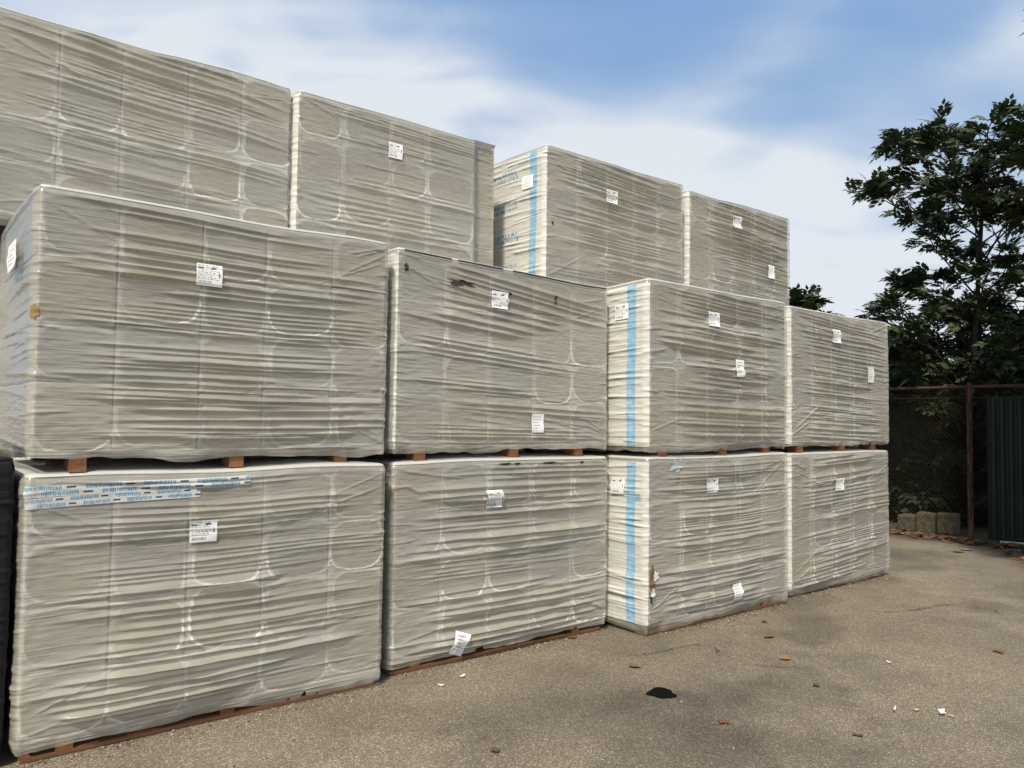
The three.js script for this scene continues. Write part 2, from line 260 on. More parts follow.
  function disp(s, y) {
    if (s !== actS) { actS = s; act = ridges.filter((q) => s >= q.s0 && s <= q.s1); }
    let D = 0.008 * n2(s * 0.7 + ox, y * 1.2) + 0.0016 * n2(s * 1.0 + ox, y * 8);
    if (s < 0) D += 0.013 * ss(0, -0.05, s);
    const onFront = s > RC && s < w - RC ? 1 : 0;
    if (onFront) { const m = cell(s, y); D += 0.0028 * crease(s, y); D += -0.0045 * ss(0.84, 1.03, m) * (0.55 + 0.45 * n2(s * 2.3 + ox, y * 2.3)); }
    if (o.step) D -= 0.06 * ss(o.step, o.step + 0.018, s) * ss(w + 0.25, w - 0.05, s);
    let f = 0;
    for (const q of act) {
      if (s < q.s0 || s > q.s1) continue;
      const L = q.s1 - q.s0, t = (s - q.s0) / L, yc = q.y0 + q.sl * (s - (q.s0 + q.s1) / 2) + q.cv * (2 * t - 1) ** 2 + 0.0022 * n2(s * 1.2 + q.q, q.q);
      let e = (y - yc) / q.sig; if (e < -2 || e > 3) continue;
      if (e < 0) e *= 1.7;
      f += q.amp * ss(0, 0.22, t) * ss(1, 0.74, t) * Math.exp(-Math.pow(Math.abs(e), 1.45)) * (0.8 + 0.3 * n2(s * 5 + q.q, 3));
    }
    D += f + 0.0011 * n2(s * 9 + ox, y * 120) + 0.0009 * n2(s * 26, y * 60 + ox);
    const ce = Math.min(Math.abs(s), Math.abs(s - w)); if (ce < 0.12) D += 0.0030 * (1 - ce / 0.12) * n2(s * 24 + ox, y * 34) ;
    if (y < BASE) { const t = (BASE - y) / 0.06; D += -0.012 * t * t + 0.016 * Math.min(1, t) * n2(s * 3.4 + ox, 5) + 0.006 * t * n2(s * 13, 9 + ox); }
    if (y > h - RT) D -= 0;
    return D;
  }
  const topY = (x, z) => h - drop * (x / w + 0.5) + 0.012 * n2(x * 1.7 + ox, z * 1.7);
  function surf(s, y, off = 0) {                       // point on the film
    const [x, z, nx, nz] = perim(s), D = disp(s, y) + off, yy = y * (topY(x, z) / h);
    return [x + nx * D, yy, z + nz * D];
  }
  const hemAt = (s) => { let y = hem + 0.016 * n2(s * 3.1 + ox, 2) + 0.008 * n2(s * 11 + ox, 7) + (o.hemSlope ?? 0) * (s / w); return y; };
  const notchAt = (s) => { let y = 0; for (const [a, wd, dp] of notches) y += dp * Math.exp(-Math.pow((s - a) / wd, 4)) * (0.7 + 0.6 * n2(s * 40, a)); return y; };
  const cols = [], span = (a, b, n) => { for (let i = 0; i < n; i++) cols.push(a + (b - a) * i / n); };
  span(-RC, RC, 6); span(RC, w - RC, Math.round(w / 0.0115 * fine)); span(w - RC, w + RC, 6); span(w + RC, w + d - RC, 22); span(w + d - RC, w + d + RC, 4); span(w + d + RC, 2 * w + d - RC, 16); span(2 * w + d - RC, 2 * w + d + RC, 4); span(-d + RC, -d / 2, 14); span(-d / 2, -RC, Math.round(40 * fine)); 
  const nr = Math.round(h / 0.0047 * fine), n = cols.length;
  const pos = new Float32Array(n * (nr + 4) * 3), col = new Float32Array(n * (nr + 4) * 4), fuv = new Float32Array(n * (nr + 4) * 2), idx = [];
  const F = o.film ?? [0.615, 0.578, 0.488], A = o.alpha ?? 0.39;
  for (let i = 0; i < n; i++) {
    const s = cols[i], y0 = hemAt(s), yn = y0 + notchAt(s);
    for (let j = 0; j <= nr + 3; j++) {
      let p, y;
      if (j <= nr) { y = Math.max(yn, y0 + (h - RT - y0) * j / nr); p = surf(s, y); }
      else { const a = (j - nr) / 3 * Math.PI / 2, [x, z, nx, nz] = perim(s), D = disp(s, h - RT) * Math.cos(a) - RT * (1 - Math.cos(a)); y = h - RT + RT * Math.sin(a); p = [x + nx * D, y * topY(x, z) / h, z + nz * D]; }
      const k = j * n + i; pos.set(p, 3 * k); fuv[2 * k] = s * 0.9 + seed * 0.37; fuv[2 * k + 1] = y * 1.07 + seed * 0.71 + (o.slopeTop ?? 0) * -0.6 * s;
      // wound bands of film overlap; dust lies on it in patches
      const band = 0.07 * (n2(y * 5.2 + ox, 1.5) > 0.1 + 0.1 * n2(s * 1.3, y) ? 1 : 0), dust = 1 + 0.13 * fbm(s * 2.2 + ox, y * 5, 3) + 0.08 * n2(s * 14, y * 46 + ox);
      const cr = s > 0 && s < w && j <= nr ? (o.arcs ?? 1) * 0.36 * crease(s, y) : 0;
      col[4 * k] = Math.min(1, F[0] * dust + cr); col[4 * k + 1] = Math.min(1, F[1] * dust + cr); col[4 * k + 2] = Math.min(1, F[2] * dust + cr * 0.96); col[4 * k + 3] = Math.min(1, A + band + cr + (y < BASE ? 0.12 : 0));
    }
  }
  for (let j = 0; j < nr + 3; j++) for (let i = 0; i < n; i++) { const a = j * n + i, b = j * n + (i + 1) % n, c = a + n, e = b + n; idx.push(a, b, e, a, e, c); }
  const fg = new THREE.BufferGeometry(); fg.setAttribute('position', new THREE.BufferAttribute(pos, 3)); fg.setAttribute('color', new THREE.BufferAttribute(col, 4)); fg.setAttribute('uv', new THREE.BufferAttribute(fuv, 2)); fg.setIndex(idx); fg.computeVertexNormals();
  const film = mesh('film_wrap', fg, o.black ? M.black : M.film, root);
  // --- top sheet: a cap of white film drawn over the load
  {
    const nu = 120, ring = [], ips = [];
    for (let i = 0; i < nu; i++) ring.push(i / nu * P);
    const rows = 10, tp = [], ti = [];
    for (let j = 0; j <= rows; j++) for (const s of ring) {
      const [x, z, nx, nz] = perim(s), dip = 0.018 + 0.016 * (0.5 + 0.5 * n2(s * 2.2 + ox, 8)) + 0.012 * n2(s * 9, 4 + ox);
      if (j <= 4) { const a = (0.45 + 0.55 * (j - 1) / 3) * Math.PI / 2, q = j === 0; const y = q ? h - RT * 0.35 : h - RT + RT * Math.sin(a) + 0.006, D = (q ? disp(s, h - RT) * 0.9 - RT * 0.24 + 0.003 + 0.006 * Math.max(0, n2(s * 7 + ox, 3)) : disp(s, h - RT) * Math.cos(a) - RT * (1 - Math.cos(a)) + 0.005 * Math.cos(a)); tp.push(x + nx * D, y * topY(x, z) / h, z + nz * D); }
      else { const t = 1 - (j - 4) / (rows - 4), X = (x - nx * RT) * t, Z = (z - nz * RT) * t; tp.push(X, topY(X, Z) + 0.006 + 0.035 * (1 - t ** 4) * (0.6 + 0.4 * n2(X * 2 + ox, Z * 2)), Z); }
    }
    for (let j = 0; j < rows; j++) for (let i = 0; i < nu; i++) { const a = j * nu + i, b = j * nu + (i + 1) % nu; ti.push(a, b, b + nu, a, b + nu, a + nu); }
    const g = new THREE.BufferGeometry(); g.setAttribute('position', new THREE.Float32BufferAttribute(tp, 3)); g.setIndex(ti); g.computeVertexNormals();
    mesh('top_sheet', g, o.black ? M.black : M.topfilm, root);
  }
  // --- bags
  if (o.bags !== false) {
    for (let i = 0; i < NC; i++) for (let j = 0; j < NR; j++) {
      const bw = cc[i + 1] - cc[i] - (i === 0 || i === NC - 1 ? 0.012 : 0.004), bh = rr[i][j + 1] - rr[i][j] - 0.004, g = new RoundedBoxGeometry(bw, bh, d - 0.03, 2, 0.012), p = g.attributes.position, uv = g.attributes.uv;
      for (let k = 0; k < p.count; k++) uv.setXY(k, p.getX(k) / bw + 0.5, p.getY(k) / bh + 0.5);
      mesh('insulation_bag', g, M.bag[Math.floor(r() * 4)], root).position.set(-w / 2 + (cc[i] + cc[i + 1]) / 2 + (i === 0 ? 0.004 : i === NC - 1 ? -0.004 : 0), (rr[i][j] + rr[i][j + 1]) / 2, -0.006 * r() - 0.006 - (o.step && i === NC - 1 ? 0.062 : 0));
    }
  } else { const b = mesh('insulation_block', new RoundedBoxGeometry(w - 0.04, h - BASE - 0.03, d - 0.04, 2, 0.02), o.black ? M.black : M.bag[0], root); b.position.y = BASE + (h - BASE - 0.03) / 2; }
  // --- pallet
  {
    const pal = new THREE.Group(); pal.name = 'pallet'; root.add(pal);
    const wood = () => M.wood[Math.floor(r() * 3)], pw = w - 0.06, pd = d - 0.06;
    const gx = new THREE.BoxGeometry(pw, 0.018, 0.10), gz = new THREE.BoxGeometry(0.12, 0.018, pd), lift = o.base === 0 ? 0.018 : 0.004, bh = 0.086 - lift, gb = new THREE.BoxGeometry(0.075, bh, 0.13);
    if (o.base === 0) for (let k = 0; k < 3; k++) mesh('runner_board', gx, wood(), pal).position.set(0, 0.009, (k - 1) * (pd / 2 - 0.06) - (k === 2 ? 0.01 : 0));
    for (const fx of [-0.40, 0.02, 0.36]) for (let k = 0; k < 3; k++) mesh('block', gb, M.wood[Math.floor(r() * 2)], pal).position.set(fx * pw, lift + bh / 2, (k - 1) * (pd / 2 - (o.base === 0 ? 0.085 : 0.065)));
    for (let k = 0; k < 7; k++) mesh('deck_board', gz, wood(), pal).position.set((k / 6 - 0.5) * (pw - 0.13), 0.086 + 0.0095, 0);
  }
  // --- things stuck on the film
  function patch(name, s0, s1, y0, y1, nu, nv, off, mat, rot = 0, ragged = 0) {
    const ms = (s0 + s1) / 2, my = (y0 + y1) / 2, c = Math.cos(rot), q = Math.sin(rot);
    return mesh(name, gridGeo(nu, nv, (a, b) => {
      let ds = (a - 0.5) * (s1 - s0), dy = (b - 0.5) * (y1 - y0);
      if (name === 'blue_stripe') ds += 0.004 * n2(b * 5 + ox, 3);
      if (ragged) { const an = Math.atan2(dy / (y1 - y0), ds / (s1 - s0)), sh = 1 + ragged * n2(Math.cos(an) * 2.3 + ox, Math.sin(an) * 2.3 + my * 9), m = Math.max(Math.abs(a - 0.5), Math.abs(b - 0.5)) / (Math.hypot(a - 0.5, b - 0.5) + 1e-6); ds *= m * sh; dy *= m * sh; }
      return surf(ms + ds * c - dy * q, my + ds * q + dy * c, off);
    }), mat, root);
  }
  if (o.end !== undefined) {
    patch('end_sheet', -d + 0.04, 0.008, 0.085, h - RT, 80, 230, 0.005, M.endSheet[o.end]);
    if (o.stripe) patch('blue_stripe', -0.205, -0.115, 0.09, h - 0.04, 6, 230, 0.008, M.blue);
    if (o.stripeBand) patch('blue_stripe', -0.205, -0.06, h - 0.33, h - 0.28, 12, 10, 0.0095, M.blue);
  }
  labels.forEach((L, k) => patch('paper_label', L.s - L.ww / 2, L.s + L.ww / 2, L.y - L.hh / 2, L.y + L.hh / 2, 5, 4, L.side ? 0.014 : 0.009, L.plain ? M.paperPlain : M.paper[(seed + k) % 3], L.rot ?? 0));
  o.extra?.(patch, root, surf);
  return root;
}

// ------------------------------------------------------------------ the stacks
const FRONT = [[0.435, 2.357, 0], [2.454, 4.392, -0.083], [4.487, 6.379, 0.251], [6.57, 8.48, 0.163]];
const BACK = [[0.283, 2.203, -1.29], [2.238, 4.175, -1.277], [4.435, 6.346, -0.936], [6.518, 8.437, -1.013]];
const B2 = 1.364, B3 = 2.757, H1 = 1.361, H2 = 1.39, H3 = 1.39;
// a label's place from its pixels: the ray meets the front (or the left end) of the pack it is stuck to
const spot = (st, base, u, v, side) => { const d = ray(u, v); if (side) { const t = (st[0] - EYE.x) / d.x; return [EYE.z + d.z * t - st[2], EYE.y + d.y * t - base]; } const t = (st[2] - EYE.z) / d.z; return [EYE.x + d.x * t - st[0], EYE.y + d.y * t - base]; };
const lab = (u0, v0, u1, v1, o = {}) => (st, base) => { const vm = (v0 + v1) / 2, um = (u0 + u1) / 2, [a] = spot(st, base, u0, vm, o.side), [b] = spot(st, base, u1, vm, o.side), [, c] = spot(st, base, um, v1, o.side), [, e] = spot(st, base, um, v0, o.side); return { s: (a + b) / 2, y: (c + e) / 2, ww: Math.abs(b - a), hh: e - c, ...o }; };
const packs = [
  // ground tier, front
  { st: FRONT[0], base: 0, h: H1, hem: 0.045, seed: 3, slope: 0.0, amp: 1.25, labels: [lab(189, 519, 216, 541)], notches: [[1.42, 0.012, 0.035], [1.50, 0.012, 0.02], [1.33, 0.01, 0.02], [0.06, 0.02, 0.02]],
    label: 'wrapped pallet on the ground with blue printed tape across its upper edge',
    extra: (patch) => { for (const [u0, v0, u1, v1, hh] of [[23, 493, 250, 479, 0.055], [23, 505, 200, 491, 0.05]]) { const [a, y0] = spot(FRONT[0], 0, u0, v0), [b, y1] = spot(FRONT[0], 0, u1, v1), m = (y0 + y1) / 2; patch('printed_tape', a, b, m - hh / 2, m + hh / 2, 80, 8, 0.004, M.printTape, Math.atan2(y1 - y0, b - a)); } } },
  { st: FRONT[1], base: 0, h: H1, hem: 0.05, seed: 8, slope: 0.0, amp: 1.1, labels: [lab(484, 491, 500, 508), lab(451, 632, 465, 655, { plain: 1, rot: -0.35 })], notches: [[0.70, 0.03, 0.03], [1.60, 0.02, 0.03]],
    label: 'wrapped pallet on the ground with a tilted paper tag hanging at its lower hem',
    extra: (patch) => { for (const [s, l] of [[0.85, 0.09], [0.98, 0.05], [1.25, 0.12], [1.62, 0.04]]) patch('film_tear', s, s + l, 1.318, 1.334, 8, 3, 0.004, M.hole, 0, 0.4); } },
  { st: FRONT[2], base: 0, h: H1, hem: 0.022, seed: 14, slope: 0.01, amp: 1.1, end: 0, stripe: 1, stripeBand: 1, labels: [lab(705, 478, 716, 493), lab(731, 583, 740, 600, { plain: 1 }), lab(614, 478, 627, 494, { side: 1 })], notches: [[1.5, 0.02, 0.03]],
    label: 'wrapped pallet on the ground with a blue stripe and a torn corner',
    extra: (patch, root, surf) => {
      patch('torn_hole', 0.02, 0.075, 0.36, 0.53, 8, 12, 0.006, M.brownHole, -0.1, 0.35); patch('torn_hole', 0.03, 0.05, 0.25, 0.34, 6, 10, 0.005, M.hole, 0.1, 0.4);
      patch('film_flap', 0.06, 0.115, 0.42, 0.49, 8, 8, 0.011, M.flap, 0.3, 0.6); patch('film_flap', 0.035, 0.075, 0.30, 0.36, 8, 8, 0.010, M.flap, -0.2, 0.6);
      patch('blue_print', 0.27, 0.41, 1.24, 1.335, 12, 10, 0.0045, M.printTape, 0.1, 0.7);
    } },
  { st: FRONT[3], base: 0, h: H1, hem: 0.028, seed: 22, slope: 0.05, slopeTop: 0.04, amp: 1.1, end: 0, labels: [lab(834, 478, 842, 490)], notches: [[0.7, 0.02, 0.02]],
    label: 'wrapped pallet on the ground at the end of the row facing the chain link fence' },
  // second tier, front
  { st: FRONT[0], base: B2, h: H2, hem: 0.058, seed: 31, turn: 0.03, d: 1.25, dx: -0.012, slope: 0.0, slopeTop: -0.02, amp: 1.2, labels: [lab(194, 264, 220, 286), lab(17, 247, 23, 272, { plain: 1, side: 1 })],
    label: 'wrapped pallet in the second tier, stacked above the load with blue printed tape',
    extra: (patch) => { patch('foam_patch', -0.03, 0.02, 0.74, 0.81, 6, 8, 0.006, M.tan, 0, 0.3); } },
  { st: FRONT[1], base: B2, h: H2, hem: 0.058, seed: 37, drop: 0.035, slope: 0.0, slopeTop: -0.10, amp: 0.95, folds: 0.75, arcs: 1.3, end: 0, labels: [lab(491, 290, 507, 307), lab(531, 413, 543, 432, { plain: 1 })],
    label: 'wrapped pallet in the second tier with dark scuffs along its sagging top edge',
    extra: (patch) => { patch('scuff', 0.40, 0.60, 1.205, 1.25, 12, 4, 0.004, M.hole, -0.03, 0.7); patch('scuff', 0.88, 0.93, 1.19, 1.22, 6, 5, 0.004, M.hole, 0, 0.5); patch('scuff', 1.35, 1.365, 1.18, 1.26, 4, 8, 0.004, M.hole, 0, 0.4); patch('scuff', 0.05, 0.08, 1.24, 1.30, 6, 6, 0.004, M.hole, 0, 0.5);
      for (const [a, b] of [[0.05, 0.42], [0.47, 0.86], [0.95, 1.9]]) patch('loose_edge', a, b, 1.372, 1.384, 20, 2, 0.006, M.hole, 0, 0); } },
  { st: FRONT[2], base: B2, h: H2, hem: 0.05, seed: 41, slope: -0.01, slopeTop: -0.05, amp: 1.0, end: 0, stripe: 1, labels: [lab(707, 313, 718, 327), lab(734, 360, 742, 377, { plain: 1 }), lab(618, 305, 631, 320, { side: 1 })], notches: [[0.9, 0.02, 0.03]],
    label: 'wrapped pallet in the second tier with a blue stripe down its pale end' },
  { st: FRONT[3], base: B2, h: H2, hem: 0.06, seed: 47, slope: -0.03, slopeTop: -0.06, amp: 0.95, end: 0, labels: [lab(831, 330, 839, 343), lab(866, 368, 872, 383, { plain: 1 })], notches: [[0.9, 0.03, 0.02], [1.5, 0.03, 0.02]],
    label: 'wrapped pallet in the second tier at the end of the row beside the leafy tree' },
  // third tier, on the row behind
  { st: BACK[0], base: B3, h: H3, seed: 53, slope: -0.03, slopeTop: -0.09, amp: 1.0, arcs: 1.35, end: 0, fine: 0.85, labels: [],
    label: 'top tier wrapped pallet without any paper label, rear row' },
  { st: BACK[1], base: B3, h: H3, seed: 59, slope: 0.0, slopeTop: -0.02, amp: 0.8, folds: 0.6, arcs: 1.35, step: 1.66, end: 0, fine: 0.85, labels: [lab(388, 144, 402, 159)],
    label: 'top tier wrapped pallet with one square label, next to the load with blue lettering' },
  { st: BACK[2], base: B3, h: H3, seed: 61, slope: -0.01, slopeTop: -0.05, amp: 1.1, end: 1, stripe: 1, fine: 0.8, labels: [lab(606, 190, 617, 203), lab(524, 176, 535, 189, { side: 1, plain: 1 })],
    label: 'top tier wrapped pallet with a blue stripe and blue lettering on its end',
    extra: (patch) => { patch('film_tear', 0.07, 0.095, 0.66, 0.69, 5, 5, 0.005, M.hole, 0, 0.3); } },
  { st: BACK[3], base: B3, h: H3, seed: 67, slope: -0.03, slopeTop: -0.06, amp: 1.0, end: 0, fine: 0.75, labels: [lab(732, 217, 740, 229), lab(767, 266, 773, 279, { plain: 1 })],
    label: 'top tier wrapped pallet with a square label and a narrow plain label' },
];
for (const p of packs) pack({ ...p, labels: p.labels.map((f) => f(p.st, p.base)), x0: p.st[0], w: p.st[1] - p.st[0], z: p.st[2], group: 'wrapped pallets in the stacked rows' });
// the row behind, under the top tier: mostly hidden
for (const [k, st] of BACK.entries()) for (const [base, h] of [[0, H1], [B2, H2]])
  pack({ x0: st[0], w: st[1] - st[0], d: 0.9, z: st[2] - 0.27, base, h, seed: 100 + k * 7 + base * 3, fine: 0.22, bags: false, alpha: 0.9, label: `${base ? 'second tier' : 'ground level'} wrapped pallet of the rear row hidden behind ${['the load with printed tape', 'the load with a tilted tag', 'the blue striped loads', 'the end loads by the fence'][k]}`, group: 'rear row pallets under the top tier' });
{ // black wrapped load at the left end
  const b = pack({ x0: -1.57, w: 1.97, z: -0.03, d: 1.1, base: 0, h: 1.44, seed: 71, black: true, bags: false, fine: 0.6, amp: 1.3, alpha: 1, film: [1, 1, 1], label: 'black plastic wrapped load standing beside the stack', group: undefined });
  b.name = 'black_wrapped_load'; b.userData.category = 'wrapped load';
}

// ------------------------------------------------------------------ fence and what stands behind it
const FX = 12.0;
M.rust = new THREE.MeshStandardMaterial({ name: 'rusty_pipe', roughness: 0.85, metalness: 0.15, map: dataTex(128, 256, (i, j, o) => {
  const a = ss(-0.12, 0.3, fbm(i / 10, j / 16, 5)), g = 1 + 0.25 * n2(i / 2, j / 2); const c = [[0.022, 0.009, 0.006], [0.12, 0.046, 0.024]];
  for (let q = 0; q < 3; q++) o[q] = 255 * Math.pow(lerp(c[0][q], c[1][q], a) * g, 1 / 2.2); }, true) });
M.wire = new THREE.MeshStandardMaterial({ name: 'wire', color: lin(0.045, 0.035, 0.02), roughness: 0.6, metalness: 0.5 });
M.sheet = new THREE.MeshStandardMaterial({ name: 'corrugated', roughness: 0.6, metalness: 0.1, map: dataTex(256, 256, (i, j, o) => { const g = 1 + 0.3 * fbm(i / 30, j / 70, 4); const c = [0.012, 0.024, 0.020]; for (let q = 0; q < 3; q++) o[q] = 255 * Math.pow(c[q] * g, 1 / 2.2); }, true) });
function rod(a, b, rad, seg = 8) { const L = a.distanceTo(b), g = new THREE.CylinderGeometry(rad, rad, L, seg, 1); g.applyQuaternion(new THREE.Quaternion().setFromUnitVectors(new THREE.Vector3(0, 1, 0), b.clone().sub(a).normalize())); g.translate((a.x + b.x) / 2, (a.y + b.y) / 2, (a.z + b.z) / 2); return g; }
const V = (x, y, z) => new THREE.Vector3(x, y, z);
const postZ = onX(970, 460, FX).z, FH = 2.2;
{
  const f = thing('chain_link_fence', 'rusty pipe framed chain link fence in front of dark shrubs', 'fence', V(FX, 0, postZ));
  const z0 = -6.2, z1 = 3.2;
  for (const z of [-5.6, -2.8, 0, 2.6]) { const pg = rod(V(0, -0.2, z), V(0, FH + 0.02, z), 0.038, 14); const post = mesh('post', pg, M.rust, f); mesh('cap', new THREE.SphereGeometry(0.04, 12, 6, 0, 7, 0, 1.6).translate(0, FH + 0.02, z), M.rust, post); }
  mesh('rail', rod(V(0, FH - 0.03, z0), V(0, FH + 0.0, z1), 0.026, 12), M.rust, f);
  mesh('rail', rod(V(0.02, FH - 0.17, z0), V(0.02, FH - 0.16, z1), 0.005, 6), M.wire, f);
  const wires = [], st = 0.065, hh = FH - 0.1;
  for (let z = z0 - hh; z < z1; z += st) for (const sg of [1, -1]) { let a = z, ya = 0.05, b = z + hh, yb = hh + 0.05; if (a < z0) { ya += z0 - a; a = z0; } if (b > z1) { yb -= b - z1; b = z1; } if (yb <= ya) continue; wires.push(sg > 0 ? rod(V(0.045, ya, a), V(0.045, yb, b), 0.0022, 4) : rod(V(0.052, FH - ya, a), V(0.052, FH - yb, b), 0.0022, 4)); }
  const cl = mesh('chain_link', mergeGeometries(wires), M.wire, f); cl.userData.kind = 'stuff';
  const sh = thing('corrugated_sheet', 'dark blue green corrugated metal sheet standing behind the fence', 'metal sheet', V(FX + 0.22, 0, postZ));
  mesh('sheet', gridGeo(260, 4, (a, b) => [0.028 * Math.sign(Math.sin(a * 160)) * Math.pow(Math.abs(Math.sin(a * 160)), 0.35), 0.03 + b * 2.02 + 0.02 * n2(a * 9, 1), 0.14 + a * 2.9], (a, b) => [a * 2, b * 2]), M.sheet, sh);
  mesh('brace', rod(V(-0.04, 0.05, 0.5), V(-0.04, 0.9, 2.9), 0.02, 8), M.rust, sh);
}
// ------------------------------------------------------------------ trees and shrubs
M.bark = new THREE.MeshStandardMaterial({ name: 'bark', roughness: 0.95, map: dataTex(64, 256, (i, j, o) => { const g = 0.8 + 0.6 * fbm(i / 6, j / 40, 4); const c = [0.06, 0.05, 0.038]; for (let q = 0; q < 3; q++) o[q] = 255 * Math.pow(c[q] * g, 1 / 2.2); }, true) });
const leafMat = (r, g, b) => new THREE.MeshPhysicalMaterial({ name: 'leaf', color: lin(r, g, b), roughness: 0.62, specularIntensity: 0.5, side: THREE.DoubleSide, transmission: 0.38, thickness: 0 });
M.leafA = leafMat(0.042, 0.064, 0.022); M.leafB = leafMat(0.028, 0.042, 0.017);
function leaflet(L, wd, x, y, ang, fold) {              // four triangles, folded along the midrib
  const c = Math.cos(ang), s = Math.sin(ang), T = (a, b, z) => [x + a * c - b * s, y + a * s + b * c, z];
  const o = T(0, 0, 0), m1 = T(L * 0.45, wd, fold), m2 = T(L * 0.45, -wd, fold), t = T(L, 0, -fold * 0.6), md = T(L * 0.5, 0, 0);
  return [o, md, m1, md, t, m1, o, m2, md, md, m2, t].flat();
}
function pinnate(pairs, L, ll) {
  const p = []; for (let k = 0; k < pairs; k++) { const x = L * (0.25 + 0.75 * k / pairs), q = ll * (0.75 + 0.35 * Math.sin(Math.PI * (k + 1) / (pairs + 1))); p.push(...leaflet(q, q * 0.29, x, 0, 1.0 - 0.05 * k, 0.006), ...leaflet(q, q * 0.29, x, 0, -1.0 + 0.05 * k, 0.006)); }
  p.push(...leaflet(ll, ll * 0.29, L, 0, 0, 0.006));
  for (const z of [0.003]) p.push(0, -0.003, 0, L, 0, 0, 0, z, 0.003);
  const g = new THREE.BufferGeometry(); const a = new Float32Array(p); for (let i = 0; i < a.length; i += 3) a[i + 2] -= 0.6 * (a[i] * a[i]) / L * 0.5; g.setAttribute('position', new THREE.BufferAttribute(a, 3)); g.computeVertexNormals(); return g;
}
const LEAF = pinnate(3, 0.20, 0.125), SPRIG = pinnate(3, 0.12, 0.075);
function crown(parent, spots, geo, mat, r, size = 1) {  // spots: [position, outward direction]
  const im = new THREE.InstancedMesh(geo, mat, spots.length), m = new THREE.Matrix4(), q = new THREE.Quaternion(), e = new THREE.Euler(), c = new THREE.Color();
  spots.forEach(([p, dir], i) => {
    const yawA = Math.atan2(-dir.z, dir.x) + (r() - 0.5) * 1.6, el = Math.asin(Math.max(-1, Math.min(1, dir.y))) * 0.5 + (r() - 0.6) * 0.9;
    e.set(-Math.PI / 2 + (r() - 0.5) * 1.1, 0, 0, 'YZX'); q.setFromEuler(new THREE.Euler((r() - 0.5) * 2.0 - Math.PI / 2, yawA, el + 0.35, 'YZX'));
    const s = size * (0.7 + 0.6 * r()); m.compose(p, q, V(s, s, s)); im.setMatrixAt(i, m); const t = 0.6 + 0.8 * r(); im.setColorAt(i, c.setRGB(t * (0.95 + 0.2 * r()), t, t * 0.95));
  });
  im.name = 'crown'; im.userData.kind = 'stuff'; im.castShadow = im.receiveShadow = true; parent.add(im); return im;
}
function limb(a, b, ra, rb, sag, r) { const mid = a.clone().lerp(b, 0.5).add(V((r() - 0.5) * 0.25, sag + (r() - 0.5) * 0.15, (r() - 0.5) * 0.25)), cv = new THREE.QuadraticBezierCurve3(a, mid, b), n = 8, seg = 7, pos = [], uv = [], idx = [];
  for (let i = 0; i <= n; i++) { const t = i / n, p = cv.getPoint(t), tg = cv.getTangent(t), s1 = new THREE.Vector3().crossVectors(tg, V(0.31, 0.2, 0.93)).normalize(), s2 = new THREE.Vector3().crossVectors(tg, s1), rad = lerp(ra, rb, t); for (let j = 0; j <= seg; j++) { const an = j / seg * Math.PI * 2, v = p.clone().addScaledVector(s1, Math.cos(an) * rad).addScaledVector(s2, Math.sin(an) * rad); pos.push(v.x, v.y, v.z); uv.push(j / seg, t); } }
  for (let i = 0; i < n; i++) for (let j = 0; j < seg; j++) { const q = i * (seg + 1) + j; idx.push(q, q + 1, q + seg + 2, q, q + seg + 2, q + seg + 1); }
  const g = new THREE.BufferGeometry(); g.setAttribute('position', new THREE.Float32BufferAttribute(pos, 3)); g.setAttribute('uv', new THREE.Float32BufferAttribute(uv, 2)); g.setIndex(idx); g.computeVertexNormals(); return { g, cv };
}
function tree(name, label, base, top, clumps, seed, opt = {}) {
  const r = rng(seed), t = thing(name, label, opt.category ?? 'tree', base, opt.group), { leaf = LEAF, mat = M.leafA, trunkR = 0.13, per = 70, size = 1 } = opt;
  const L = (v) => v.clone().sub(base), trunk = limb(V(0, -0.1, 0), L(top), trunkR, trunkR * 0.35, 0, r); mesh('trunk', trunk.g, M.bark, t);
  const limbs = [], spots = [];
  for (const [c0, rad] of clumps) {
    const c = L(c0), hgt = L(top).y, ty = Math.max(0.25, Math.min(0.97, (c.y - 0.35 * Math.hypot(c.x, c.z) - 0.3) / hgt)), st = trunk.cv.getPoint(ty);
    const lb = limb(st, c, trunkR * 0.25, 0.008, 0.12, r); limbs.push(lb.g);
    const tw = Math.max(4, Math.round(9 * rad / 0.5));
    for (let k = 0; k < tw; k++) {
      const u = r() * 2 - 1, an = r() * 6.283, q = Math.sqrt(1 - u * u), dir = V(q * Math.cos(an), u * 0.75, q * Math.sin(an)), end = c.clone().addScaledVector(dir, rad * (0.55 + 0.6 * r())), from = lb.cv.getPoint(0.55 + 0.45 * r());
      const tg = limb(from, end, 0.010, 0.004, 0.05, r); limbs.push(tg.g);
      const nl = Math.round(per / 9 * (0.7 + 0.6 * r()));
      for (let m = 0; m < nl; m++) { const p = tg.cv.getPoint(0.25 + 0.75 * Math.sqrt(r())).add(V((r() - 0.5) * 0.14, (r() - 0.5) * 0.14, (r() - 0.5) * 0.14)); const d = p.clone().sub(from).add(V((r() - 0.5) * 0.5, (r() - 0.3) * 0.3, (r() - 0.5) * 0.5)).normalize(); spots.push([p, d]); }
    }
  }
  const lm = mesh('limbs', mergeGeometries(limbs), M.bark, t); lm.userData.kind = 'stuff';
  crown(t, spots, leaf, mat, r, size);
  return t;
}
const atDepth = (u, v, dz) => { const d = ray(u, v); return EYE.clone().addScaledVector(d, dz / d.dot(fwd)); };
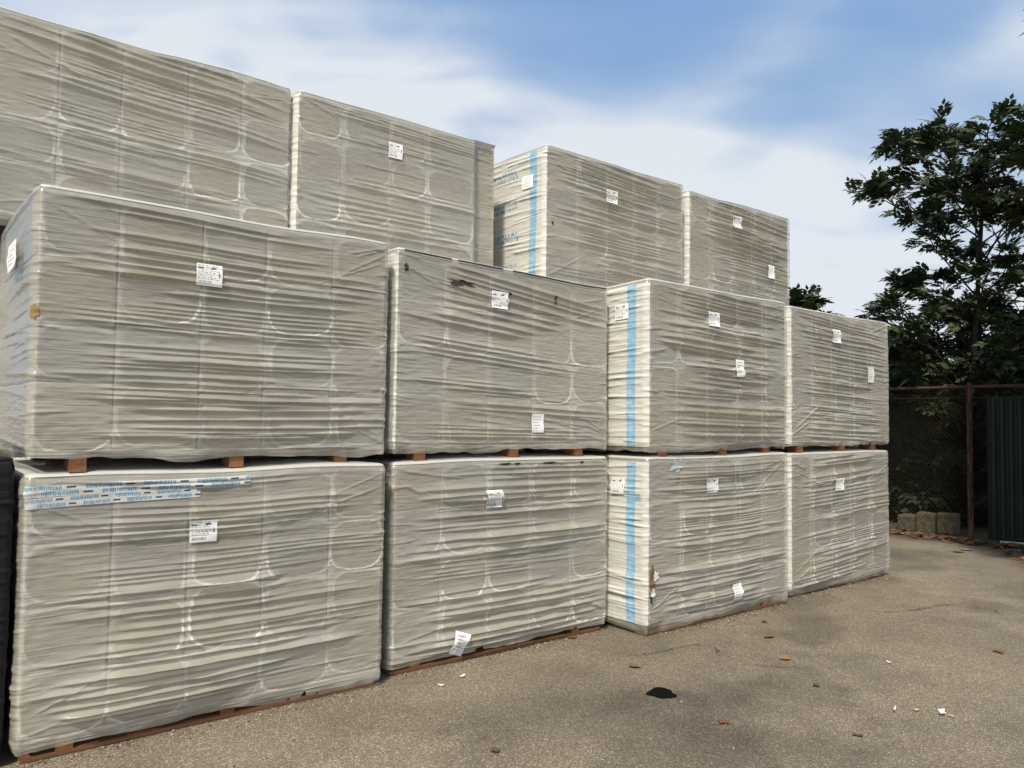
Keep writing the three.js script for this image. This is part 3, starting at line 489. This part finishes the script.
{
  const r = rng(99), DZ = 11.9, px = DZ / FOC;
  const cl = [[878, 192, 20], [902, 182, 18], [893, 143, 20], [915, 150, 24], [940, 137, 22], [962, 150, 26], [988, 128, 24], [1012, 140, 26], [936, 178, 26], [962, 190, 30], [995, 175, 30], [1020, 185, 30], [918, 212, 22], [945, 218, 26], [975, 216, 20], [1015, 222, 24], [930, 244, 24], [960, 256, 22], [1022, 262, 26], [990, 270, 24], [905, 285, 20], [930, 290, 26], [955, 305, 24], [985, 312, 28], [1015, 300, 30], [884, 306, 20], [908, 325, 26], [950, 340, 28], [985, 350, 30], [1018, 345, 32], [925, 355, 24], [905, 362, 24], [960, 375, 28], [1005, 380, 28], [900, 392, 22], [935, 398, 24], [985, 402, 24], [1015, 405, 24], [876, 318, 15], [899, 343, 22], [925, 334, 22], [945, 322, 20], [972, 332, 22], [1000, 325, 22],
    [1045, 150, 34], [1060, 200, 40], [1050, 260, 40], [1060, 330, 40], [1085, 170, 40], [1090, 280, 44]];
  const b = onGround(972, 513); b.y = 0;
  const base = atDepth(958, 424, DZ + 0.9); base.y = 0;
  tree('leafy_tree', 'tall dark leafy tree with feathery leaves rising behind the fence', base, atDepth(985, 145, DZ), cl.map(([u, v, q]) => [atDepth(u, v, DZ + (r() - 0.4) * 2.4), q * px * 1.02]), 7, { per: 116, trunkR: 0.06, size: 0.68 });
  // shrubs behind the fence
  const sh = [[890, 14.2, 2.9, 1.1], [925, 13.3, 2.5, 0.95], [962, 14.4, 3.0, 1.15], [1000, 13.0, 2.6, 1.0], [1040, 13.4, 3.0, 1.2], [905, 16.5, 3.5, 1.5], [975, 17, 3.8, 1.6], [1050, 16.5, 3.8, 1.6], [860, 17.5, 3.3, 1.5]];
  const shrubLabels = ['dense dark shrub behind the fence beside the end pallets', 'low dense shrub behind the fence right over the yellow brown plant', 'dense dark shrub directly behind the rusty fence post', 'low dense shrub pressed against the back of the corrugated sheet', 'wide dark shrub past the corrugated sheet', 'tall rear shrub behind the one beside the end pallets', 'tallest rear shrub in line with the rusty fence post', 'tall rear shrub far behind the corrugated sheet', 'rear shrub mostly hidden behind the end pallets'];
  sh.forEach(([u, dz, h, rad], k) => {
    const bp = atDepth(u, 424, dz); bp.y = 0; const q = rng(300 + k), cs = [];
    for (let i = 0; i < 20; i++) { const a = q() * 6.28, y = 0.15 + (h - 0.5) * (i / 19), rr = rad * Math.sqrt(Math.max(0.15, Math.sin(Math.PI * (0.18 + 0.72 * y / h)))); cs.push([bp.clone().add(V(Math.cos(a) * rr * (0.3 + 0.7 * q()), y, Math.sin(a) * rr * (0.3 + 0.7 * q()))), 0.42 + 0.25 * q()]); }
    tree('dark_shrub', shrubLabels[k], bp, bp.clone().add(V(0.1, h * 0.75, 0)), cs, 400 + k, { category: 'shrub', group: 'shrubs behind the fence', leaf: SPRIG, mat: M.leafB, trunkR: 0.06, per: 130, size: 1.5 });
  });
  { // unseen tree added outside the frame, its crown placed to shade the fence corner
    const q = rng(71), bp = V(11.2, 0, 4.5), cs = []; for (let i = 0; i < 50; i++) { const a = q() * 6.28, R = 1.8 * Math.sqrt(q()); cs.push([V(10.1 + Math.cos(a) * R, 4.2 + 2.0 * q(), 3.0 + Math.sin(a) * R), 0.6]); }
    for (let i = 0; i < 8; i++) cs.push([V(10.9 + 0.8 * q(), 4.6 + 1.2 * q(), 1.7 + 0.4 * q()), 0.4]);
    tree('added_shade_tree', 'unseen broad tree added outside the frame to shade the fence corner', bp, V(10.6, 4.6, 3.5), cs, 72, { per: 95, trunkR: 0.14 });
  }
  { // weathered blocks lying behind the foot of the wire
    const bm = new THREE.MeshStandardMaterial({ name: 'weathered_block', roughness: 0.95, map: dataTex(128, 128, (i, j, o) => { const g = 0.75 + 0.7 * fbm(i / 20, j / 20, 5) + 0.2 * n2(i / 2, j / 2), q = [0.15, 0.115, 0.06]; for (let k = 0; k < 3; k++) o[k] = 255 * Math.pow(Math.max(0.002, q[k] * g), 1 / 2.2); }, true) });
    [[908, 0.24], [926, 0.30], [946, 0.33]].forEach(([u, h], k) => { const p = onX(u, 525, FX + 0.3), g = new RoundedBoxGeometry(0.2, h, 0.27, 3, 0.025), q = g.attributes.position; for (let i = 0; i < q.count; i++) { const e = 0.012 * n2(q.getX(i) * 14 + k * 9, q.getY(i) * 14 + q.getZ(i) * 14); q.setXYZ(i, q.getX(i) + e, q.getY(i) + e, q.getZ(i) - e); } g.computeVertexNormals(); const m = mesh('concrete_block', g, bm); m.position.set(FX + 0.32 + 0.03 * k, h / 2 - 0.005, p.z); m.rotation.y = 0.12 * (k - 1); tag(m, ['lowest weathered tan block behind the fence foot beside the pallets', 'middle weathered tan block in the row behind the fence foot', 'tallest weathered tan block behind the fence, next to the rusty post'][k], 'block', 'blocks behind the fence foot'); });
  }
  const fb = atDepth(806, 424, 17); fb.y = 0;
  tree('small_tree', 'small leafy tree top showing just above the end pallet', fb, atDepth(804, 312, 17), [[atDepth(803, 298, 17), 0.3], [atDepth(812, 303, 17), 0.25], [atDepth(795, 306, 17), 0.3], [atDepth(806, 325, 17), 0.6]], 17, { per: 60, trunkR: 0.07, size: 1.1 });
}

// ------------------------------------------------------------------ small things on the ground
const dryMat = [[0.19, 0.09, 0.042], [0.15, 0.07, 0.035], [0.27, 0.15, 0.065], [0.10, 0.06, 0.04]].map((c) => new THREE.MeshStandardMaterial({ name: 'dry_leaf', color: lin(...c), roughness: 0.8, side: THREE.DoubleSide }));
function dryLeaf(L, seed) { const q = seed * 1.7; return gridGeo(8, 4, (a, b) => { const w = 0.33 * L * Math.pow(Math.sin(Math.PI * Math.min(0.999, a * 0.98 + 0.01)), 1.15) * (1 + 0.55 * n2(a * 8 + q, 2)), v = (b - 0.5) * 2; return [(a - 0.5) * L, 0.004 + 0.06 * w * v * v + 0.03 * L * (a - 0.5) ** 2 + 0.003 * (1 + n2(a * 5 + q, b * 4)), v * w]; }); }
const leafSpots = [[769, 637, 0.13, 0, 'broad rust brown dead leaf on the asphalt in front of the blue striped pallet'], [635, 667, 0.11, 0, 'brown dead leaf on the asphalt beside the gap between two pallets'], [764, 622, 0.07, 3, 'small dark dead leaf close to the blue striped pallet'], [785, 659, 0.10, 2, 'pale orange dead leaf on open asphalt'], [816, 686, 0.07, 3, 'small dark crumpled leaf on open asphalt'], [723, 723, 0.09, 1, 'reddish dead leaf on open asphalt past the black rag'], [858, 736, 0.07, 3, 'dark shrivelled leaf on open asphalt near the yellow scraps'], [999, 652, 0.14, 0, 'rusty dead leaf lying alone toward the fence side'], [572, 638, 0.10, 1, 'brown leaf touching the ground below the pallet with the tilted tag'], [495, 751, 0.08, 3, 'dark dead leaf on asphalt before the printed tape pallet'], [966, 550, 0.22, 2, 'large orange dead leaf in the litter near the fence post'], [958, 552, 0.2, 0, 'brown curled leaf beside the large orange one near the fence']];
leafSpots.forEach(([u, v, L, k, label], i) => { const p = onGround(u, v); p.y = 0.002; const m = mesh('dead_leaf', dryLeaf(L * 0.85, i + 1), dryMat[k]); m.position.copy(p); m.rotation.y = i * 1.9; tag(m, label, 'leaf', 'dead leaves on the asphalt'); });
{ // black rag: a crumpled flat heap
  const g = gridGeo(36, 20, (a, b) => { const an = a * Math.PI * 2, q = b, R = 0.082 * (1 + 0.30 * n2(Math.cos(an) * 1.4 + 4, Math.sin(an) * 1.4 + 2)); const x = Math.cos(an) * R * q * 1.35, z = Math.sin(an) * R * q * 0.95; return [x, 0.004 + (1 - q ** 3) * (0.022 + 0.018 * n2(x * 26 + 5, z * 26) + 0.005 * n2(x * 70, z * 70)), z]; });
  const m = mesh('black_rag', g, new THREE.MeshPhysicalMaterial({ name: 'black_cloth', color: lin(0.005, 0.005, 0.006), roughness: 1, specularIntensity: 0.15, side: THREE.DoubleSide })); m.scale.setScalar(0.85); m.position.copy(onGround(660, 694)); m.position.y = 0.0; m.rotation.y = -0.5; tag(m, 'crumpled black rag lying on the asphalt', 'rag');
}
const scrapM = [[0.72, 0.70, 0.62], [0.62, 0.50, 0.12], [0.75, 0.75, 0.76]].map((c) => new THREE.MeshStandardMaterial({ name: 'scrap', color: lin(...c), roughness: 0.6, side: THREE.DoubleSide }));
[[942, 714, 0.085, 0, 'pale curled scrap with the longest strip beside yellow bits'], [951, 717, 0.04, 1, 'yellow scrap touching the pale curled strip'], [916, 711, 0.05, 1, 'small yellow scrap apart from the pale strip'], [895, 711, 0.09, 0, 'thin straw coloured scrap next to small yellow scrap'], [889, 663, 0.045, 2, 'small white paper scrap alone on the asphalt'], [441, 686, 0.05, 2, 'tiny white scrap at the foot of the pallet row'], [462, 677, 0.06, 0, 'pale scrap under the tilted paper tag'], [916, 528, 0.07, 2, 'white scrap at the foot of the chain link fence']].forEach(([u, v, L, k, label], i) => {
  const p = onGround(u, v); L *= 0.75; const m = mesh('scrap', gridGeo(6, 3, (a, b) => [(a - 0.5) * L, 0.004 + 0.25 * L * (a - 0.5) ** 2 + 0.12 * L * (1 + n2(a * 4 + i * 3, b * 3)), (b - 0.5) * L * (i === 3 ? 0.12 : 0.45) * (1 + 0.4 * n2(a * 5, i))]), scrapM[k]); m.position.set(p.x, 0.001, p.z); m.rotation.y = 0.5 + i; tag(m, label, 'scrap', 'litter scraps on the asphalt');
});
{ // dead leaves blown along the fence
  const r = rng(55), N = 760, im = new THREE.InstancedMesh(dryLeaf(0.11, 9), new THREE.MeshStandardMaterial({ name: 'litter', color: 0xffffff, roughness: 0.85, side: THREE.DoubleSide }), N), m = new THREE.Matrix4(), c = new THREE.Color();
  for (let i = 0; i < N; i++) { const z = -4 + r() * 7.5, x = FX - 0.05 - Math.abs(r() + r() - 1) * (0.45 + 1.3 * Math.max(0, n2(z * 1.3, 3))) + (r() < 0.25 ? 0.3 * r() : 0), s = 0.4 + 0.9 * r(); m.compose(V(x, 0.003 + 0.02 * r(), z), new THREE.Quaternion().setFromEuler(new THREE.Euler((r() - 0.5) * 0.7, r() * 6.3, (r() - 0.5) * 0.7)), V(s, s, s)); im.setMatrixAt(i, m); const t = 0.25 + 0.8 * r(); im.setColorAt(i, c.setRGB(0.24 * t, 0.115 * t, 0.052 * t)); }
  im.name = 'leaf_litter'; im.castShadow = im.receiveShadow = true; tag(im, 'brown leaf litter blown along the foot of the fence', 'leaf litter', undefined, 'stuff'); scene.add(im);
  const G = 5200, grit = new THREE.InstancedMesh(new THREE.IcosahedronGeometry(1, 0), new THREE.MeshStandardMaterial({ name: 'grit', color: 0xffffff, roughness: 0.9 }), G);
  for (let i = 0; i < G; i++) { const near = r() < 0.4; let x = -1 + 13 * r(), z = -0.2 + 5 * r() ; if (near) { const st = FRONT[Math.floor(r() * 4)]; x = st[0] + (st[1] - st[0]) * r(); z = st[2] + 0.22 * r() * r() - 0.03; } const q = (0.002 + 0.005 * r() * r()) * (near ? 1.3 : 1); m.compose(V(x, q * 0.3, z), new THREE.Quaternion().setFromEuler(new THREE.Euler(r() * 6, r() * 6, r() * 6)), V(q, q * 0.6, q * (0.6 + 0.8 * r()))); grit.setMatrixAt(i, m); const t = 0.4 + r(), br = r() < 0.3; grit.setColorAt(i, c.setRGB((br ? 0.22 : 0.28) * t, (br ? 0.12 : 0.25) * t, (br ? 0.06 : 0.2) * t)); }
  grit.name = 'loose_grit'; grit.castShadow = grit.receiveShadow = true; tag(grit, 'loose grit and crumbs scattered on the asphalt', 'grit', undefined, 'stuff'); scene.add(grit);
  const a = onGround(1000, 543), b = onGround(1040, 546);
  tag(mesh('white_stick', rod(V(a.x, 0.016, a.z), V(b.x, 0.016, b.z), 0.014, 8), scrapM[0]), 'pale stick lying on the ground before the corrugated sheet', 'stick');
}
renderer.render(scene, camera);
